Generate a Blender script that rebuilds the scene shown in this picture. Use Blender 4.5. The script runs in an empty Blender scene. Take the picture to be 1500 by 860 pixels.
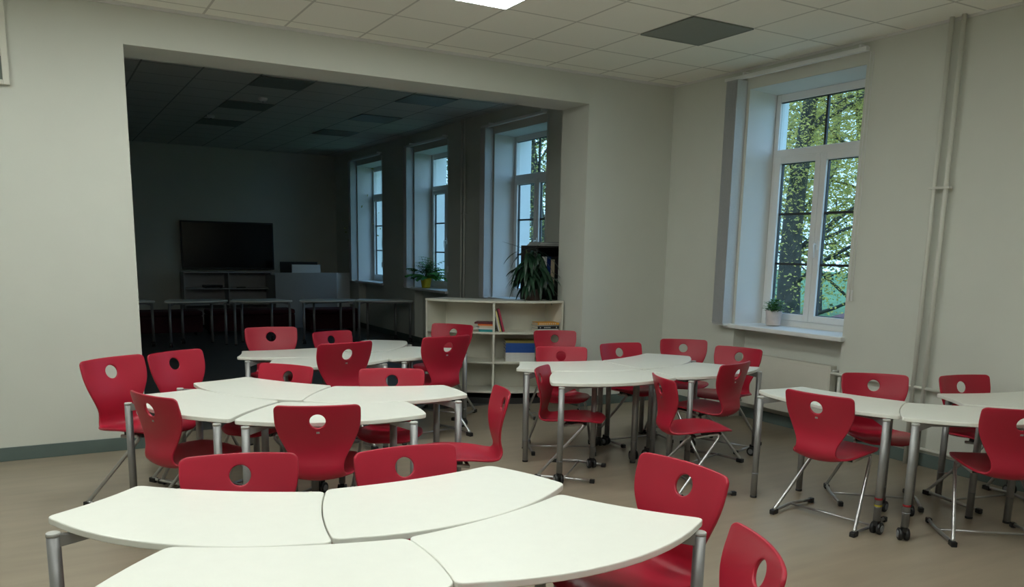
import bpy, bmesh, math, random
from mathutils import Vector, Matrix
from mathutils.geometry import delaunay_2d_cdt
PI = math.pi
S = bpy.context.scene
COL = S.collection
rnd = random.Random(7)

# ------------------------------------------------------------------ camera, sky, exposure
CAM = Vector((-5.7548, -6.73188, 1.57062))
CR = Vector((0.86642633, -0.49894473, 0.01896254))
CU = Vector((0.07131041, 0.16124173, 0.98433527))
CF = Vector((0.49418645, 0.85150177, -0.17528404))
cd = bpy.data.cameras.new('camera'); cam = bpy.data.objects.new('camera', cd); COL.objects.link(cam)
cd.sensor_fit = 'HORIZONTAL'; cd.sensor_width = 36.0; cd.lens = 1190.556 / 1500 * 36.0
cd.shift_x = 0.0; cd.shift_y = 147.73 / 1500; cd.clip_start = 0.05; cd.clip_end = 300
M = Matrix((CR, CU, -CF)).transposed().to_4x4(); M.translation = CAM
cam.matrix_world = M
S.camera = cam
S.view_settings.view_transform = 'Standard'; S.view_settings.look = 'None'
S.view_settings.gamma = 1.0; S.view_settings.use_curve_mapping = False
S.view_settings.exposure = 0.0
S.cycles.max_bounces = 10; S.cycles.diffuse_bounces = 5; S.cycles.transparent_max_bounces = 12
S.cycles.sample_clamp_indirect = 6.0
LAMP = 21.6          # radiance of the lit ceiling panels
SKY = 3.0          # radiance of the overcast evening sky
W = bpy.data.worlds.new('sky'); S.world = W; W.use_nodes = True
nt = W.node_tree; bg = nt.nodes['Background']
tc = nt.nodes.new('ShaderNodeTexCoord'); sx = nt.nodes.new('ShaderNodeSeparateXYZ'); cr = nt.nodes.new('ShaderNodeValToRGB')
nt.links.new(tc.outputs['Generated'], sx.inputs[0]); nt.links.new(sx.outputs['Z'], cr.inputs[0]); nt.links.new(cr.outputs[0], bg.inputs[0])
cr.color_ramp.elements[0].color = (0.42, 0.70, 0.98, 1); cr.color_ramp.elements[1].color = (0.30, 0.58, 0.98, 1)
bg.inputs[1].default_value = SKY

# ------------------------------------------------------------------ materials
def mat(name, col, rough=0.6, metal=0.0, noise=0.0, scale=8.0, bump=0.0, spec=0.5, stretch=None, coat=0.0):
    m = bpy.data.materials.new(name); m.use_nodes = True
    n = m.node_tree; b = n.nodes['Principled BSDF']
    b.inputs['Base Color'].default_value = (*col, 1); b.inputs['Roughness'].default_value = rough
    b.inputs['Metallic'].default_value = metal; b.inputs['Specular IOR Level'].default_value = spec
    b.inputs['Coat Weight'].default_value = coat
    if noise or bump:
        t = n.nodes.new('ShaderNodeTexCoord'); x = n.nodes.new('ShaderNodeTexNoise')
        x.inputs['Scale'].default_value = scale; x.inputs['Detail'].default_value = 4
        if stretch:
            mp = n.nodes.new('ShaderNodeMapping'); mp.inputs['Scale'].default_value = stretch
            n.links.new(t.outputs['Object'], mp.inputs[0]); n.links.new(mp.outputs[0], x.inputs['Vector'])
        else: n.links.new(t.outputs['Object'], x.inputs['Vector'])
        if noise:
            r = n.nodes.new('ShaderNodeValToRGB')
            r.color_ramp.elements[0].position = 0.3; r.color_ramp.elements[1].position = 0.7
            r.color_ramp.elements[0].color = (*[c * (1 - noise) for c in col], 1)
            r.color_ramp.elements[1].color = (*[min(1, c * (1 + noise)) for c in col], 1)
            n.links.new(x.outputs['Fac'], r.inputs[0]); n.links.new(r.outputs[0], b.inputs['Base Color'])
        if bump:
            bp = n.nodes.new('ShaderNodeBump'); bp.inputs['Strength'].default_value = bump; bp.inputs['Distance'].default_value = 0.002
            n.links.new(x.outputs['Fac'], bp.inputs['Height']); n.links.new(bp.outputs[0], b.inputs['Normal'])
    return m
def emit(name, col, s):
    m = bpy.data.materials.new(name); m.use_nodes = True; b = m.node_tree.nodes['Principled BSDF']
    b.inputs['Base Color'].default_value = (*col, 1); b.inputs['Emission Color'].default_value = (*col, 1)
    b.inputs['Emission Strength'].default_value = s; return m
m_wall = mat('painted_wall', (0.64, 0.655, 0.595), 0.75, noise=0.015, scale=3, bump=0.12, spec=0.25)
m_reveal = mat('white_reveal_paint', (0.74, 0.75, 0.74), 0.7, noise=0.01, scale=4, spec=0.3)
m_facade = mat('white_render', (0.80, 0.82, 0.82), 0.9, noise=0.02, scale=6)
m_base = mat('grey_green_skirting', (0.105, 0.145, 0.135), 0.5, noise=0.08, scale=5)
m_top = mat('white_laminate', (0.80, 0.81, 0.745), 0.33, noise=0.01, scale=20, spec=0.45)
m_edge = m_top
m_leg = mat('silver_lacquer', (0.30, 0.30, 0.30), 0.42, 0.55, noise=0.04, scale=30)
m_chrome = mat('brushed_steel', (0.50, 0.50, 0.50), 0.28, 0.85, noise=0.03, scale=40)
m_cap = mat('pale_leg_cap', (0.48, 0.48, 0.46), 0.45, noise=0.02, scale=30)
m_stred = mat('red_sticker', (0.5, 0.03, 0.04), 0.5, noise=0.03, scale=20)
m_styel = mat('yellow_sticker', (0.65, 0.55, 0.05), 0.5, noise=0.03, scale=20)
m_black = mat('black_plastic', (0.012, 0.012, 0.013), 0.45, noise=0.1, scale=20)
m_hub = mat('grey_hub_plastic', (0.22, 0.23, 0.24), 0.4, noise=0.05, scale=20)
m_red = mat('red_plastic', (0.40, 0.014, 0.036), 0.36, noise=0.03, scale=6, bump=0.03, spec=0.4)
m_white = mat('white_plastic', (0.78, 0.79, 0.78), 0.4, noise=0.01, scale=10)
m_pipe = mat('white_pipe_paint', (0.66, 0.66, 0.60), 0.45, noise=0.02, scale=10)
m_rad = mat('radiator_enamel', (0.70, 0.69, 0.61), 0.4, noise=0.015, scale=10)
m_dark = mat('dark_muntin', (0.03, 0.032, 0.035), 0.5, noise=0.05, scale=10)
m_blind = mat('blind_fabric', (0.60, 0.62, 0.63), 0.85, noise=0.03, scale=60)
m_shelf = mat('off_white_board', (0.66, 0.65, 0.56), 0.5, noise=0.015, scale=12)
m_plinth = mat('black_plinth', (0.02, 0.02, 0.02), 0.5, noise=0.05, scale=12)
m_offpanel = mat('unlit_diffuser', (0.20, 0.225, 0.20), 0.5, noise=0.02, scale=10)
m_lamp = emit('lit_diffuser', (0.94, 1.0, 0.955), LAMP)
m_lampframe = mat('panel_frame', (0.7, 0.7, 0.68), 0.5, noise=0.01, scale=10)
m_screen = mat('black_screen', (0.006, 0.007, 0.008), 0.18, noise=0.05, scale=3)
m_greyboard = mat('grey_board', (0.42, 0.42, 0.42), 0.5, noise=0.02, scale=8)
m_darkwood = mat('dark_stained_wood', (0.045, 0.042, 0.038), 0.5, noise=0.15, scale=6)
m_sofa = mat('dark_red_fabric', (0.060, 0.006, 0.010), 0.85, noise=0.1, scale=30)
m_yellow = mat('yellow_glazed_pot', (0.62, 0.50, 0.03), 0.35, noise=0.04, scale=8)
m_pot = mat('pinkish_white_pot', (0.66, 0.58, 0.55), 0.5, noise=0.12, scale=12)
m_soil = mat('potting_soil', (0.03, 0.02, 0.012), 0.95, noise=0.3, scale=60)
m_darkpot = mat('dark_brown_pot', (0.05, 0.035, 0.028), 0.5, noise=0.1, scale=8)
m_leafA = mat('fresh_leaf', (0.055, 0.20, 0.035), 0.45, noise=0.35, scale=14)
m_leafB = mat('fern_leaf', (0.05, 0.22, 0.03), 0.5, noise=0.35, scale=14)
m_leafC = mat('dark_strap_leaf', (0.013, 0.045, 0.022), 0.4, noise=0.3, scale=10)
m_stem = mat('plant_stem', (0.06, 0.10, 0.03), 0.6, noise=0.2, scale=20)
m_bark = mat('bark', (0.045, 0.042, 0.035), 0.9, noise=0.4, scale=7, bump=0.6)
m_lawn = mat('lawn', (0.10, 0.21, 0.075), 0.9, noise=0.3, scale=1.2)
m_roof = mat('red_brown_tiles', (0.20, 0.09, 0.09), 0.8, noise=0.25, scale=9)
m_shed = mat('shed_wall', (0.35, 0.33, 0.28), 0.8, noise=0.1, scale=5)

def floor_material():
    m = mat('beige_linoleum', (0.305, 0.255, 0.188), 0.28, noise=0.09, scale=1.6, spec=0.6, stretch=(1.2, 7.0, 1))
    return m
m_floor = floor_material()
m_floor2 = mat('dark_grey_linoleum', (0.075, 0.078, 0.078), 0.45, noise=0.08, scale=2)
def ceiling_material(name, x0, y0, col, line):
    m = mat(name, col, 0.85); n = m.node_tree; b = n.nodes['Principled BSDF']
    t = n.nodes.new('ShaderNodeTexCoord'); s = n.nodes.new('ShaderNodeSeparateXYZ'); n.links.new(t.outputs['Object'], s.inputs[0])
    outs = []
    for ax, o in (('X', x0), ('Y', y0)):
        a = n.nodes.new('ShaderNodeMath'); a.operation = 'SUBTRACT'; a.inputs[1].default_value = o - 60.0; n.links.new(s.outputs[ax], a.inputs[0])
        d = n.nodes.new('ShaderNodeMath'); d.operation = 'MODULO'; d.inputs[1].default_value = 0.6; n.links.new(a.outputs[0], d.inputs[0])
        e = n.nodes.new('ShaderNodeMath'); e.operation = 'SUBTRACT'; e.inputs[1].default_value = 0.3; n.links.new(d.outputs[0], e.inputs[0])
        f = n.nodes.new('ShaderNodeMath'); f.operation = 'ABSOLUTE'; n.links.new(e.outputs[0], f.inputs[0])
        g = n.nodes.new('ShaderNodeMath'); g.operation = 'GREATER_THAN'; g.inputs[1].default_value = 0.3 - 0.009; n.links.new(f.outputs[0], g.inputs[0])
        outs.append(g)
    mx = n.nodes.new('ShaderNodeMath'); mx.operation = 'MAXIMUM'
    n.links.new(outs[0].outputs[0], mx.inputs[0]); n.links.new(outs[1].outputs[0], mx.inputs[1])
    nz = n.nodes.new('ShaderNodeTexNoise'); nz.inputs['Scale'].default_value = 90; n.links.new(t.outputs['Object'], nz.inputs['Vector'])
    r = n.nodes.new('ShaderNodeValToRGB'); r.color_ramp.elements[0].color = (*[c * 0.97 for c in col], 1); r.color_ramp.elements[1].color = (*[c * 1.03 for c in col], 1)
    n.links.new(nz.outputs['Fac'], r.inputs[0])
    k = n.nodes.new('ShaderNodeMix'); k.data_type = 'RGBA'; n.links.new(mx.outputs[0], k.inputs['Factor'])
    n.links.new(r.outputs[0], k.inputs['A']); k.inputs['B'].default_value = (*line, 1); n.links.new(k.outputs['Result'], b.inputs['Base Color'])
    bp = n.nodes.new('ShaderNodeBump'); bp.inputs['Strength'].default_value = 0.5; bp.inputs['Distance'].default_value = 0.004; bp.invert = True
    n.links.new(mx.outputs[0], bp.inputs['Height']); n.links.new(bp.outputs[0], b.inputs['Normal'])
    return m
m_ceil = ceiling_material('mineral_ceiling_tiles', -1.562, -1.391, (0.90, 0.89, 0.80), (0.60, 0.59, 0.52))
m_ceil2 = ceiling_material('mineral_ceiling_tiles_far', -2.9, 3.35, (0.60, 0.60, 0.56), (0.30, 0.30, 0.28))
def glass_material():
    m = bpy.data.materials.new('window_glass'); m.use_nodes = True; n = m.node_tree; n.nodes.clear()
    o = n.nodes.new('ShaderNodeOutputMaterial'); mx = n.nodes.new('ShaderNodeMixShader'); t = n.nodes.new('ShaderNodeBsdfTransparent')
    g = n.nodes.new('ShaderNodeBsdfGlossy'); g.inputs['Roughness'].default_value = 0.02
    t.inputs[0].default_value = (0.93, 0.96, 0.96, 1); mx.inputs[0].default_value = 0.05
    n.links.new(t.outputs[0], mx.inputs[1]); n.links.new(g.outputs[0], mx.inputs[2]); n.links.new(mx.outputs[0], o.inputs[0]); return m
m_glass = glass_material()
def foliage_material(name, stops, scale=0.9):
    m = mat(name, (0.1, 0.2, 0.05), 0.7); n = m.node_tree; b = n.nodes['Principled BSDF']
    t = n.nodes.new('ShaderNodeTexCoord')
    z = n.nodes.new('ShaderNodeTexNoise'); z.inputs['Scale'].default_value = scale; z.inputs['Detail'].default_value = 8; z.inputs['Roughness'].default_value = 0.8
    n.links.new(t.outputs['Object'], z.inputs['Vector'])
    r = n.nodes.new('ShaderNodeValToRGB'); n.links.new(z.outputs['Fac'], r.inputs[0])
    r.color_ramp.elements[0].position, r.color_ramp.elements[0].color = stops[0][0], (*stops[0][1], 1)
    r.color_ramp.elements[1].position, r.color_ramp.elements[1].color = stops[-1][0], (*stops[-1][1], 1)
    for p, c in stops[1:-1]:
        e = r.color_ramp.elements.new(p); e.color = (*c, 1)
    n.links.new(r.outputs[0], b.inputs['Base Color'])
    tr = n.nodes.new('ShaderNodeBsdfTranslucent'); n.links.new(r.outputs[0], tr.inputs[0])
    mx = n.nodes.new('ShaderNodeMixShader'); mx.inputs[0].default_value = 0.45
    o = n.nodes['Material Output']; n.links.new(b.outputs[0], mx.inputs[1]); n.links.new(tr.outputs[0], mx.inputs[2]); n.links.new(mx.outputs[0], o.inputs[0])
    return m
m_fol = [foliage_material('autumn_leaves', [(0.34, (0.20, 0.20, 0.07)), (0.46, (0.46, 0.41, 0.10)), (0.58, (0.74, 0.58, 0.14)), (0.70, (0.80, 0.56, 0.18))]),
         foliage_material('green_leaves', [(0.34, (0.14, 0.17, 0.055)), (0.50, (0.36, 0.36, 0.10)), (0.70, (0.62, 0.52, 0.16))]),
         foliage_material('dark_leaves', [(0.34, (0.04, 0.07, 0.035)), (0.55, (0.11, 0.15, 0.06)), (0.72, (0.26, 0.26, 0.10))])]

# ------------------------------------------------------------------ mesh helpers
def V(*a): return Vector(a)
class MB:
    """collects shapes and links them as one mesh object"""
    def __init__(s): s.bm = bmesh.new()
    def box(s, x0, x1, y0, y1, z0, z1, mat4=None):
        p = [V(x, y, z) for z in (z0, z1) for y in (y0, y1) for x in (x0, x1)]
        if mat4: p = [mat4 @ q for q in p]
        v = [s.bm.verts.new(q) for q in p]
        for f in ((0, 2, 3, 1), (4, 5, 7, 6), (0, 1, 5, 4), (2, 6, 7, 3), (0, 4, 6, 2), (1, 3, 7, 5)): s.bm.faces.new([v[i] for i in f])
        return s
    def tube(s, pts, r, n=10, caps=True):
        pts = [Vector(p) for p in pts]; rr = r if isinstance(r, (list, tuple)) else [r] * len(pts)
        d = (pts[1] - pts[0]).normalized(); u = d.orthogonal().normalized(); rings = []
        for i, p in enumerate(pts):
            if i == 0: t = pts[1] - pts[0]
            elif i == len(pts) - 1: t = pts[-1] - pts[-2]
            else: t = (pts[i + 1] - p).normalized() + (p - pts[i - 1]).normalized()
            t.normalize(); u = (u - t * u.dot(t)).normalized(); w = t.cross(u)
            rings.append([s.bm.verts.new(p + (u * math.cos(2 * PI * k / n) + w * math.sin(2 * PI * k / n)) * rr[i]) for k in range(n)])
        for a, b in zip(rings[:-1], rings[1:]):
            for k in range(n): s.bm.faces.new((a[k], a[(k + 1) % n], b[(k + 1) % n], b[k])).smooth = True
        if caps:
            s.bm.faces.new(list(reversed(rings[0]))); s.bm.faces.new(rings[-1])
        return s
    def lathe(s, prof, c=(0, 0, 0), n=24, axis=None):
        rings = []
        for r, z in prof:
            ring = []
            for k in range(n):
                q = V(r * math.cos(2 * PI * k / n), r * math.sin(2 * PI * k / n), z)
                if axis: q = axis @ q
                ring.append(s.bm.verts.new(Vector(c) + q))
            rings.append(ring)
        for a, b in zip(rings[:-1], rings[1:]):
            for k in range(n): s.bm.faces.new((a[k], a[(k + 1) % n], b[(k + 1) % n], b[k])).smooth = True
        s.bm.faces.new(list(reversed(rings[0]))); s.bm.faces.new(rings[-1]); return s
    def prism(s, poly, z0, z1):
        a = [s.bm.verts.new((p[0], p[1], z0)) for p in poly]; b = [s.bm.verts.new((p[0], p[1], z1)) for p in poly]; n = len(poly)
        s.bm.faces.new(list(reversed(a))); s.bm.faces.new(b)
        for k in range(n): s.bm.faces.new((a[k], a[(k + 1) % n], b[(k + 1) % n], b[k]))
        return s
    def quad(s, *p):
        s.bm.faces.new([s.bm.verts.new(q) for q in p]); return s
    def build(s, name, m, parent=None, bevel=0.0, seg=2, smooth=False, mod=None):
        me = bpy.data.meshes.new(name); bmesh.ops.recalc_face_normals(s.bm, faces=s.bm.faces); s.bm.to_mesh(me); s.bm.free()
        me.materials.append(m)
        if smooth: me.polygons.foreach_set('use_smooth', [True] * len(me.polygons))
        o = bpy.data.objects.new(name, me); COL.objects.link(o)
        if parent: o.parent = parent
        if bevel:
            b = o.modifiers.new('bevel', 'BEVEL'); b.width = bevel; b.segments = seg; b.limit_method = 'ANGLE'; b.angle_limit = math.radians(40)
        return o
def struct(o): o['kind'] = 'structure'; return o
def tag(o, label, cat, group=None):
    o['label'] = label; o['category'] = cat
    if group: o['group'] = group
    return o
def empty(name, loc=(0, 0, 0), rz=0):
    o = bpy.data.objects.new(name, None); COL.objects.link(o); o.empty_display_size = 0.1
    o.location = loc; o.rotation_euler = (0, 0, rz); return o
def copy_tree(o, parent=None):
    c = o.copy(); COL.objects.link(c)
    if parent: c.parent = parent
    for ch in list(o.children): copy_tree(ch, c)
    return c
def catmull(P, n=6):
    P = [Vector(p) for p in P]; out = []
    for i in range(len(P) - 1):
        a = P[max(i - 1, 0)]; b = P[i]; c = P[i + 1]; d = P[min(i + 2, len(P) - 1)]
        for k in range(n):
            t = k / n
            out.append(0.5 * ((2 * b) + (c - a) * t + (2 * a - 5 * b + 4 * c - d) * t * t + (3 * b - a - 3 * c + d) * t ** 3))
    out.append(P[-1]); return out
def fillet(P, r, n=5):
    P = [Vector(p) for p in P]; out = [P[0]]
    for i in range(1, len(P) - 1):
        a = P[i - 1] - P[i]; b = P[i + 1] - P[i]; d = min(r, a.length * .45, b.length * .45)
        A = P[i] + a.normalized() * d; B = P[i] + b.normalized() * d
        for k in range(n + 1):
            t = k / n; out.append(A * (1 - t) ** 2 + P[i] * 2 * t * (1 - t) + B * t * t)
    out.append(P[-1]); return out

# ------------------------------------------------------------------ the rooms
HN, HF = 3.243, 3.39          # ceiling heights: this room, the room beyond
XL, YB, YF = -9.2, -10.4, 10.1
FX = -0.30                    # inner face of the window wall in the room beyond
OX0, OX1, OZ, WT = -5.115, -1.053, 2.964, 0.46
b = MB(); b.box(XL - .2, 0.5, YB - .2, .46, -0.1, 0); struct(b.build('floor', m_floor))
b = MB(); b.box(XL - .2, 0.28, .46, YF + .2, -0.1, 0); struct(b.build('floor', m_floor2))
b = MB(); b.box(XL - .2, 0.5, YB - .2, 0.02, HN, HN + .1); struct(b.build('ceiling', m_ceil))
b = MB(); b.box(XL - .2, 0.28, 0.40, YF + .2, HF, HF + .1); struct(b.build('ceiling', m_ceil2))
b = MB()
b.box(XL, OX0, 0, WT, 0, 3.5); b.box(OX1, 0.20, 0, WT, 0, 3.5); b.box(OX0, OX1, 0, WT, OZ, 3.5)
struct(b.build('wall_partition', m_wall))
b = MB(); b.box(XL - .2, XL, YB, YF, 0, 3.5); struct(b.build('wall_left', m_wall))
b = MB(); b.box(XL - .2, .5, YB - .2, YB, 0, 3.5); struct(b.build('wall_back', m_wall))
b = MB(); b.box(XL - .2, .3, YF, YF + .2, 0, 3.5); struct(b.build('wall_far', m_wall))

def window_wall(name, x0, x1, y0, y1, H, holes):
    """solid wall between y0 and y1 with window openings (ya, yb, z0, z1) and an alcove below each"""
    b = MB(); y = y0
    for ya, yb, z0, z1 in sorted(holes):
        b.box(x0, x1, y, ya, 0, H); b.box(x0, x1, ya, yb, z1, H); b.box(x0 + .15, x1, ya, yb, 0, z0); y = yb
    b.box(x0, x1, y, y1, 0, H)
    return struct(b.build(name, m_wall))
NW = (-2.27, -1.045, 0.87, 3.055)
FWS = [(1.94, 3.26, 0.88, 3.10), (4.72, 5.99, 0.88, 3.10), (7.46, 8.77, 0.88, 3.10)]
window_wall('wall_right', 0.0, 0.52, YB, 0.0, 3.5, [NW])
window_wall('wall_right', FX, FX + .58, WT, YF, 3.5, FWS)

def make_window(i, x0, fr, ya, yb, z0, z1, wall_t):
    """two-leaf white window with a transom light; fr = depth of its frame behind the wall face"""
    a, c = ya + .0, yb - .0; xf = x0 + fr; zs = z0 + .045; zt = zs + (z1 - zs) * 0.735
    root = empty('window_%d' % i, (0, 0, 0)); root['kind'] = 'structure'
    yr = ya + .075                                                    # the reveal narrows a little on the near side
    b = MB()
    b.quad(V(x0 + .001, ya + .001, z0 + .04), V(xf, yr, z0 + .04), V(xf, yr, z1 - .02), V(x0 + .001, ya + .001, z1 - .002))
    b.quad(V(x0 + .001, yb - .001, z0 + .04), V(xf, yb - .004, z0 + .04), V(xf, yb - .004, z1 - .02), V(x0 + .001, yb - .001, z1 - .002))
    b.quad(V(x0 + .001, ya + .001, z1 - .002), V(x0 + .001, yb - .001, z1 - .002), V(xf, yb - .004, z1 - .02), V(xf, yr, z1 - .02))
    b.build('window_reveal', m_reveal, root)
    b = MB(); e = .003
    xo = xf + .075; xe = x0 + wall_t - .002
    b.quad(V(xo, yb - e, z0), V(xe, yb - e, z0), V(xe, yb - e, z1), V(xo, yb - e, z1)); b.quad(V(xo, ya + e, z0), V(xe, ya + e, z0), V(xe, ya + e, z1), V(xo, ya + e, z1))
    b.quad(V(xo, ya, z1 - e), V(xo, yb, z1 - e), V(xe, yb, z1 - e), V(xe, ya, z1 - e))
    b.build('outer_reveal', m_facade, root)
    y0, y1 = yr, yb - .004; t = .05; ztop = z1 - .02
    b = MB()
    b.box(xf, xf + .07, y0, y0 + t, zs - .04, ztop); b.box(xf, xf + .07, y1 - t, y1, zs - .04, ztop)
    b.box(xf + .001, xf + .069, y0 + t, y1 - t, zs - .04, zs + t); b.box(xf + .001, xf + .069, y0 + t, y1 - t, ztop - t - .02, ztop); b.box(xf + .001, xf + .069, y0 + t, y1 - t, zt - .02, zt + .05)
    b.build('window_frame', m_white, root, bevel=.006)
    ym = (y0 + y1) / 2
    for ya_, yb_ in ((y0 + t, ym), (ym, y1 - t)):
        b = MB(); s = .062; x1_, x2_ = xf - .018, xf + .045; zb, zu = zs + t, zt - .02
        b.box(x1_, x2_, ya_ + .002, ya_ + s, zb, zu); b.box(x1_, x2_, yb_ - s, yb_ - .002, zb, zu)
        b.box(x1_, x2_, ya_ + s, yb_ - s, zb, zb + s); b.box(x1_, x2_, ya_ + s, yb_ - s, zu - s, zu)
        sash = b.build('sash', m_white, root, bevel=.006)
        b = MB(); b.box(xf + .02, xf + .026, ya_ + s, yb_ - s, zb + s, zu - s); b.build('pane', m_glass, sash)
        for k in (1, 2):
            zz = zb + s + (zu - zb - 2 * s) * k / 3
            b = MB(); b.box(xf + .012, xf + .034, ya_ + s, yb_ - s, zz - .011, zz + .011); b.build('glazing_bar', m_dark, sash)
        b = MB()
        for (q0, q1, w0, w1) in ((ya_ + s, ya_ + s + .006, zb + s, zu - s), (yb_ - s - .006, yb_ - s, zb + s, zu - s), (ya_ + s + .006, yb_ - s - .006, zb + s, zb + s + .006), (ya_ + s + .006, yb_ - s - .006, zu - s - .006, zu - s)):
            b.box(xf + .008, xf + .036, q0, q1, w0, w1)
        b.build('rubber_seal', m_dark, sash)
    b = MB(); b.box(xf + .02, xf + .026, y0 + t, y1 - t, zt + .05, ztop - t - .02); b.build('pane', m_glass, root)
    b = MB(); b.box(xf + .012, xf + .034, ym - .011, ym + .011, zt + .05, ztop - t - .02); b.build('glazing_bar', m_dark, root)
    b = MB(); b.box(xf + .008, xf + .036, y0 + t, y1 - t, ztop - t - .027, ztop - t - .02); b.build('rubber_seal', m_dark, root)
    zc = zs + (zt - zs) * .48
    b = MB(); b.box(xf - .030, xf - .018, ym - .045, ym - .015, zc - .05, zc + .04)
    b.tube(fillet([V(xf - .02, ym - .03, zc + .0), V(xf - .065, ym - .03, zc), V(xf - .065, ym - .045, zc - .12)], .02), .009, 8)
    b.build('handle', m_white, root)
    b = MB(); b.box(x0 - .06, xf + .01, ya - .03, yb + .09, z0, z0 + .04); b.build('window_sill', m_white, root, bevel=.008)
    b = MB(); b.box(xf + .07, x0 + wall_t + .04, ya, yb, z0 - .01, z0 + .015); b.build('outer_sill', m_lampframe, root)
    return root
make_window(1, 0.0, .35, *NW, .52)
for i, w in enumerate(FWS): make_window(i + 2, FX, .31, *w, .58)

# skirtings and the trim under the ceiling
def skirting(name, x0, x1, y0, y1): struct(MB().box(x0, x1, y0, y1, 0, .10).build(name, m_base, bevel=.003))
skirting('baseboard_partition', XL, OX0 + .012, -.012, 0); skirting('baseboard_partition', OX1 - .012, -.012, -.012, 0)
skirting('baseboard_opening', OX0, OX0 + .012, 0, WT); skirting('baseboard_opening', OX1 - .012, OX1, 0, WT)
skirting('baseboard_right', -.012, 0, -1.045, -.0); skirting('baseboard_right', -.012, 0, YB, -2.27); skirting('baseboard_right', .138, .15, -2.27, -1.045)
skirting('baseboard_far', XL, FX, YF - .012, YF); skirting('baseboard_far', FX - .012, FX, WT, YF)
struct(MB().box(XL, 0, -.022, 0, HN - .022, HN).build('trim_1', m_lampframe))
struct(MB().box(-.012, 0, YB, 0, HN - .02, HN).build('trim_2', m_lampframe))

# ------------------------------------------------------------------ ceiling lamps
def ceiling_panel(x, y, z, lit, label, group):
    r = empty('ceiling_light', (x, y, z))
    b = MB()
    for q in ((-.3, .3, -.3, -.285), (-.3, .3, .285, .3), (-.3, -.285, -.285, .285), (.285, .3, -.285, .285)): b.box(*q, -.010, .0)
    b.build('frame', m_lampframe if lit else m_offpanel, r)
    b = MB(); b.box(-.285, .285, -.285, .285, -.008, -.001); b.build('diffuser', m_lamp if lit else m_offpanel, r)
    tag(r, label, 'ceiling light', group); return r
ceiling_panel(-3.062, -1.691, HN, True, 'lit square ceiling panel at the top edge of the photo', 'square ceiling lamps')
for x in (-3.062, -4.862, -6.662):
    for y in (-1.691, -4.091, -6.491, -8.891):
        if (x, y) == (-3.062, -1.691): continue
        if y < -8: continue
        ceiling_panel(x, y, HN, True, 'lit square ceiling panel outside the picture, lighting the classroom', 'square ceiling lamps')
ceiling_panel(-1.262, -1.691, HN, False, 'switched-off grey-green square ceiling panel near the bright window', 'square ceiling lamps')
nm = ['nearest', 'second', 'farthest']
for j, x in enumerate((-3.2, -1.4)):
    for i, y in enumerate((3.05, 4.85, 6.65)):
        ceiling_panel(x, y, HF, False, '%s unlit ceiling panel of the %s row in the dark room' % (nm[i], 'left' if j == 0 else 'window-side'), 'unlit ceiling panels in the dark room')
for x, y, w in ((-3.15, 4.15, 'nearer'), (-3.45, 6.0, 'farther')):
    r = empty('smoke_detector', (x, y, HF)); MB().lathe([(.055, 0), (.055, -.02), (.035, -.04), (.0, -.045)][::-1]).build('housing', m_white, r)
    MB().lathe([(.012, -.046), (.012, -.043)]).build('sensor_cap', m_black, r)
    tag(r, '%s round white smoke detector on the dark room ceiling' % w, 'smoke detector', 'smoke detectors in the dark room')

# ------------------------------------------------------------------ vertical blinds
def blind(x0, ya, yb, z0, z1, label):
    r = empty('vertical_blind', (x0, yb, z1))
    L = yb - ya
    MB().box(-.088, -.045, -L - .05, .245, .085, .118).build('head_rail', m_white, r, bevel=.004)
    MB().box(-.088, -.0, .0, .02, .118, .14).box(-.088, -.0, -L, -L + .02, .118, .14).build('bracket', m_white, r)
    for k in range(12):
        yy = .030 + k * .0125
        MB().box(-.132, -.006, yy, yy + .0012, z0 + .04 - z1, .078).build('slat', m_blind, r)
        MB().box(-.120, -.018, yy - .001, yy + .003, z0 + .025 - z1, z0 + .045 - z1).build('slat_weight', m_white, r)
    MB().tube([V(-.125, .04, z0 + .05 - z1), V(-.125, .19, z0 + .05 - z1)], .002, 6).build('bottom_chain', m_white, r)
    for d in (-.048, -.078): MB().tube([V(-.03, -L + d, .085 if d > -.05 else .08), V(-.03, -L + d, 1.30 - z1)], .0022, 6).build('cord', m_white, r)
    for d in (-.048, -.078): MB().box(-.036, -.024, -L + d - .006, -L + d + .006, 1.21 - z1, 1.30 - z1).build('cord_weight', m_white, r)
    tag(r, label, 'blind', 'vertical blinds stacked beside the windows')
blind(0, NW[0], NW[1], NW[2], NW[3], 'grey vertical blind pushed aside at the bright window with the small plant')
blind(FX, *FWS[0], 'grey vertical blind beside the dark room window behind the tall plant')
blind(FX, *FWS[1], 'grey vertical blind by the window with the yellow flowerpot')
blind(FX, *FWS[2], 'grey vertical blind at the farthest window of the dark room')

# ------------------------------------------------------------------ radiator and heating pipes
r = empty('radiator', (0, -1.66, 0))
MB().box(.015, .027, -.50, .50, .165, .625).build('front_panel', m_rad, r, bevel=.006, seg=3)
MB().box(.085, .097, -.50, .50, .165, .625).build('rear_panel', m_rad, r, bevel=.005)
b = MB(); b.box(.020, .097, -.508, -.498, .17, .645); b.box(.020, .097, .498, .508, .17, .645); b.build('side_panel', m_rad, r, bevel=.003)
b = MB(); b.box(.020, .097, -.50, .50, .628, .634)
for k in range(33): b.box(.024, .093, -.49 + k * .0305, -.475 + k * .0305, .634, .645)
b.box(.016, .024, -.50, .50, .62, .647); b.build('top_grille', m_rad, r)
b = MB()
for k in range(25): b.box(.03, .083, -.47 + k * .039, -.466 + k * .039, .19, .60)
b.build('convector_fins', m_rad, r)
MB().tube([V(.055, -.508, .60), V(.055, -.555, .60)], .016, 10).tube([V(.03, -.55, .60), V(.09, -.55, .60)], .013, 10).build('valve', m_white, r)
for y in (-.35, .35): MB().box(.09, .15, y - .015, y + .015, .25, .5).build('wall_bracket', m_rad, r)
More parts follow.
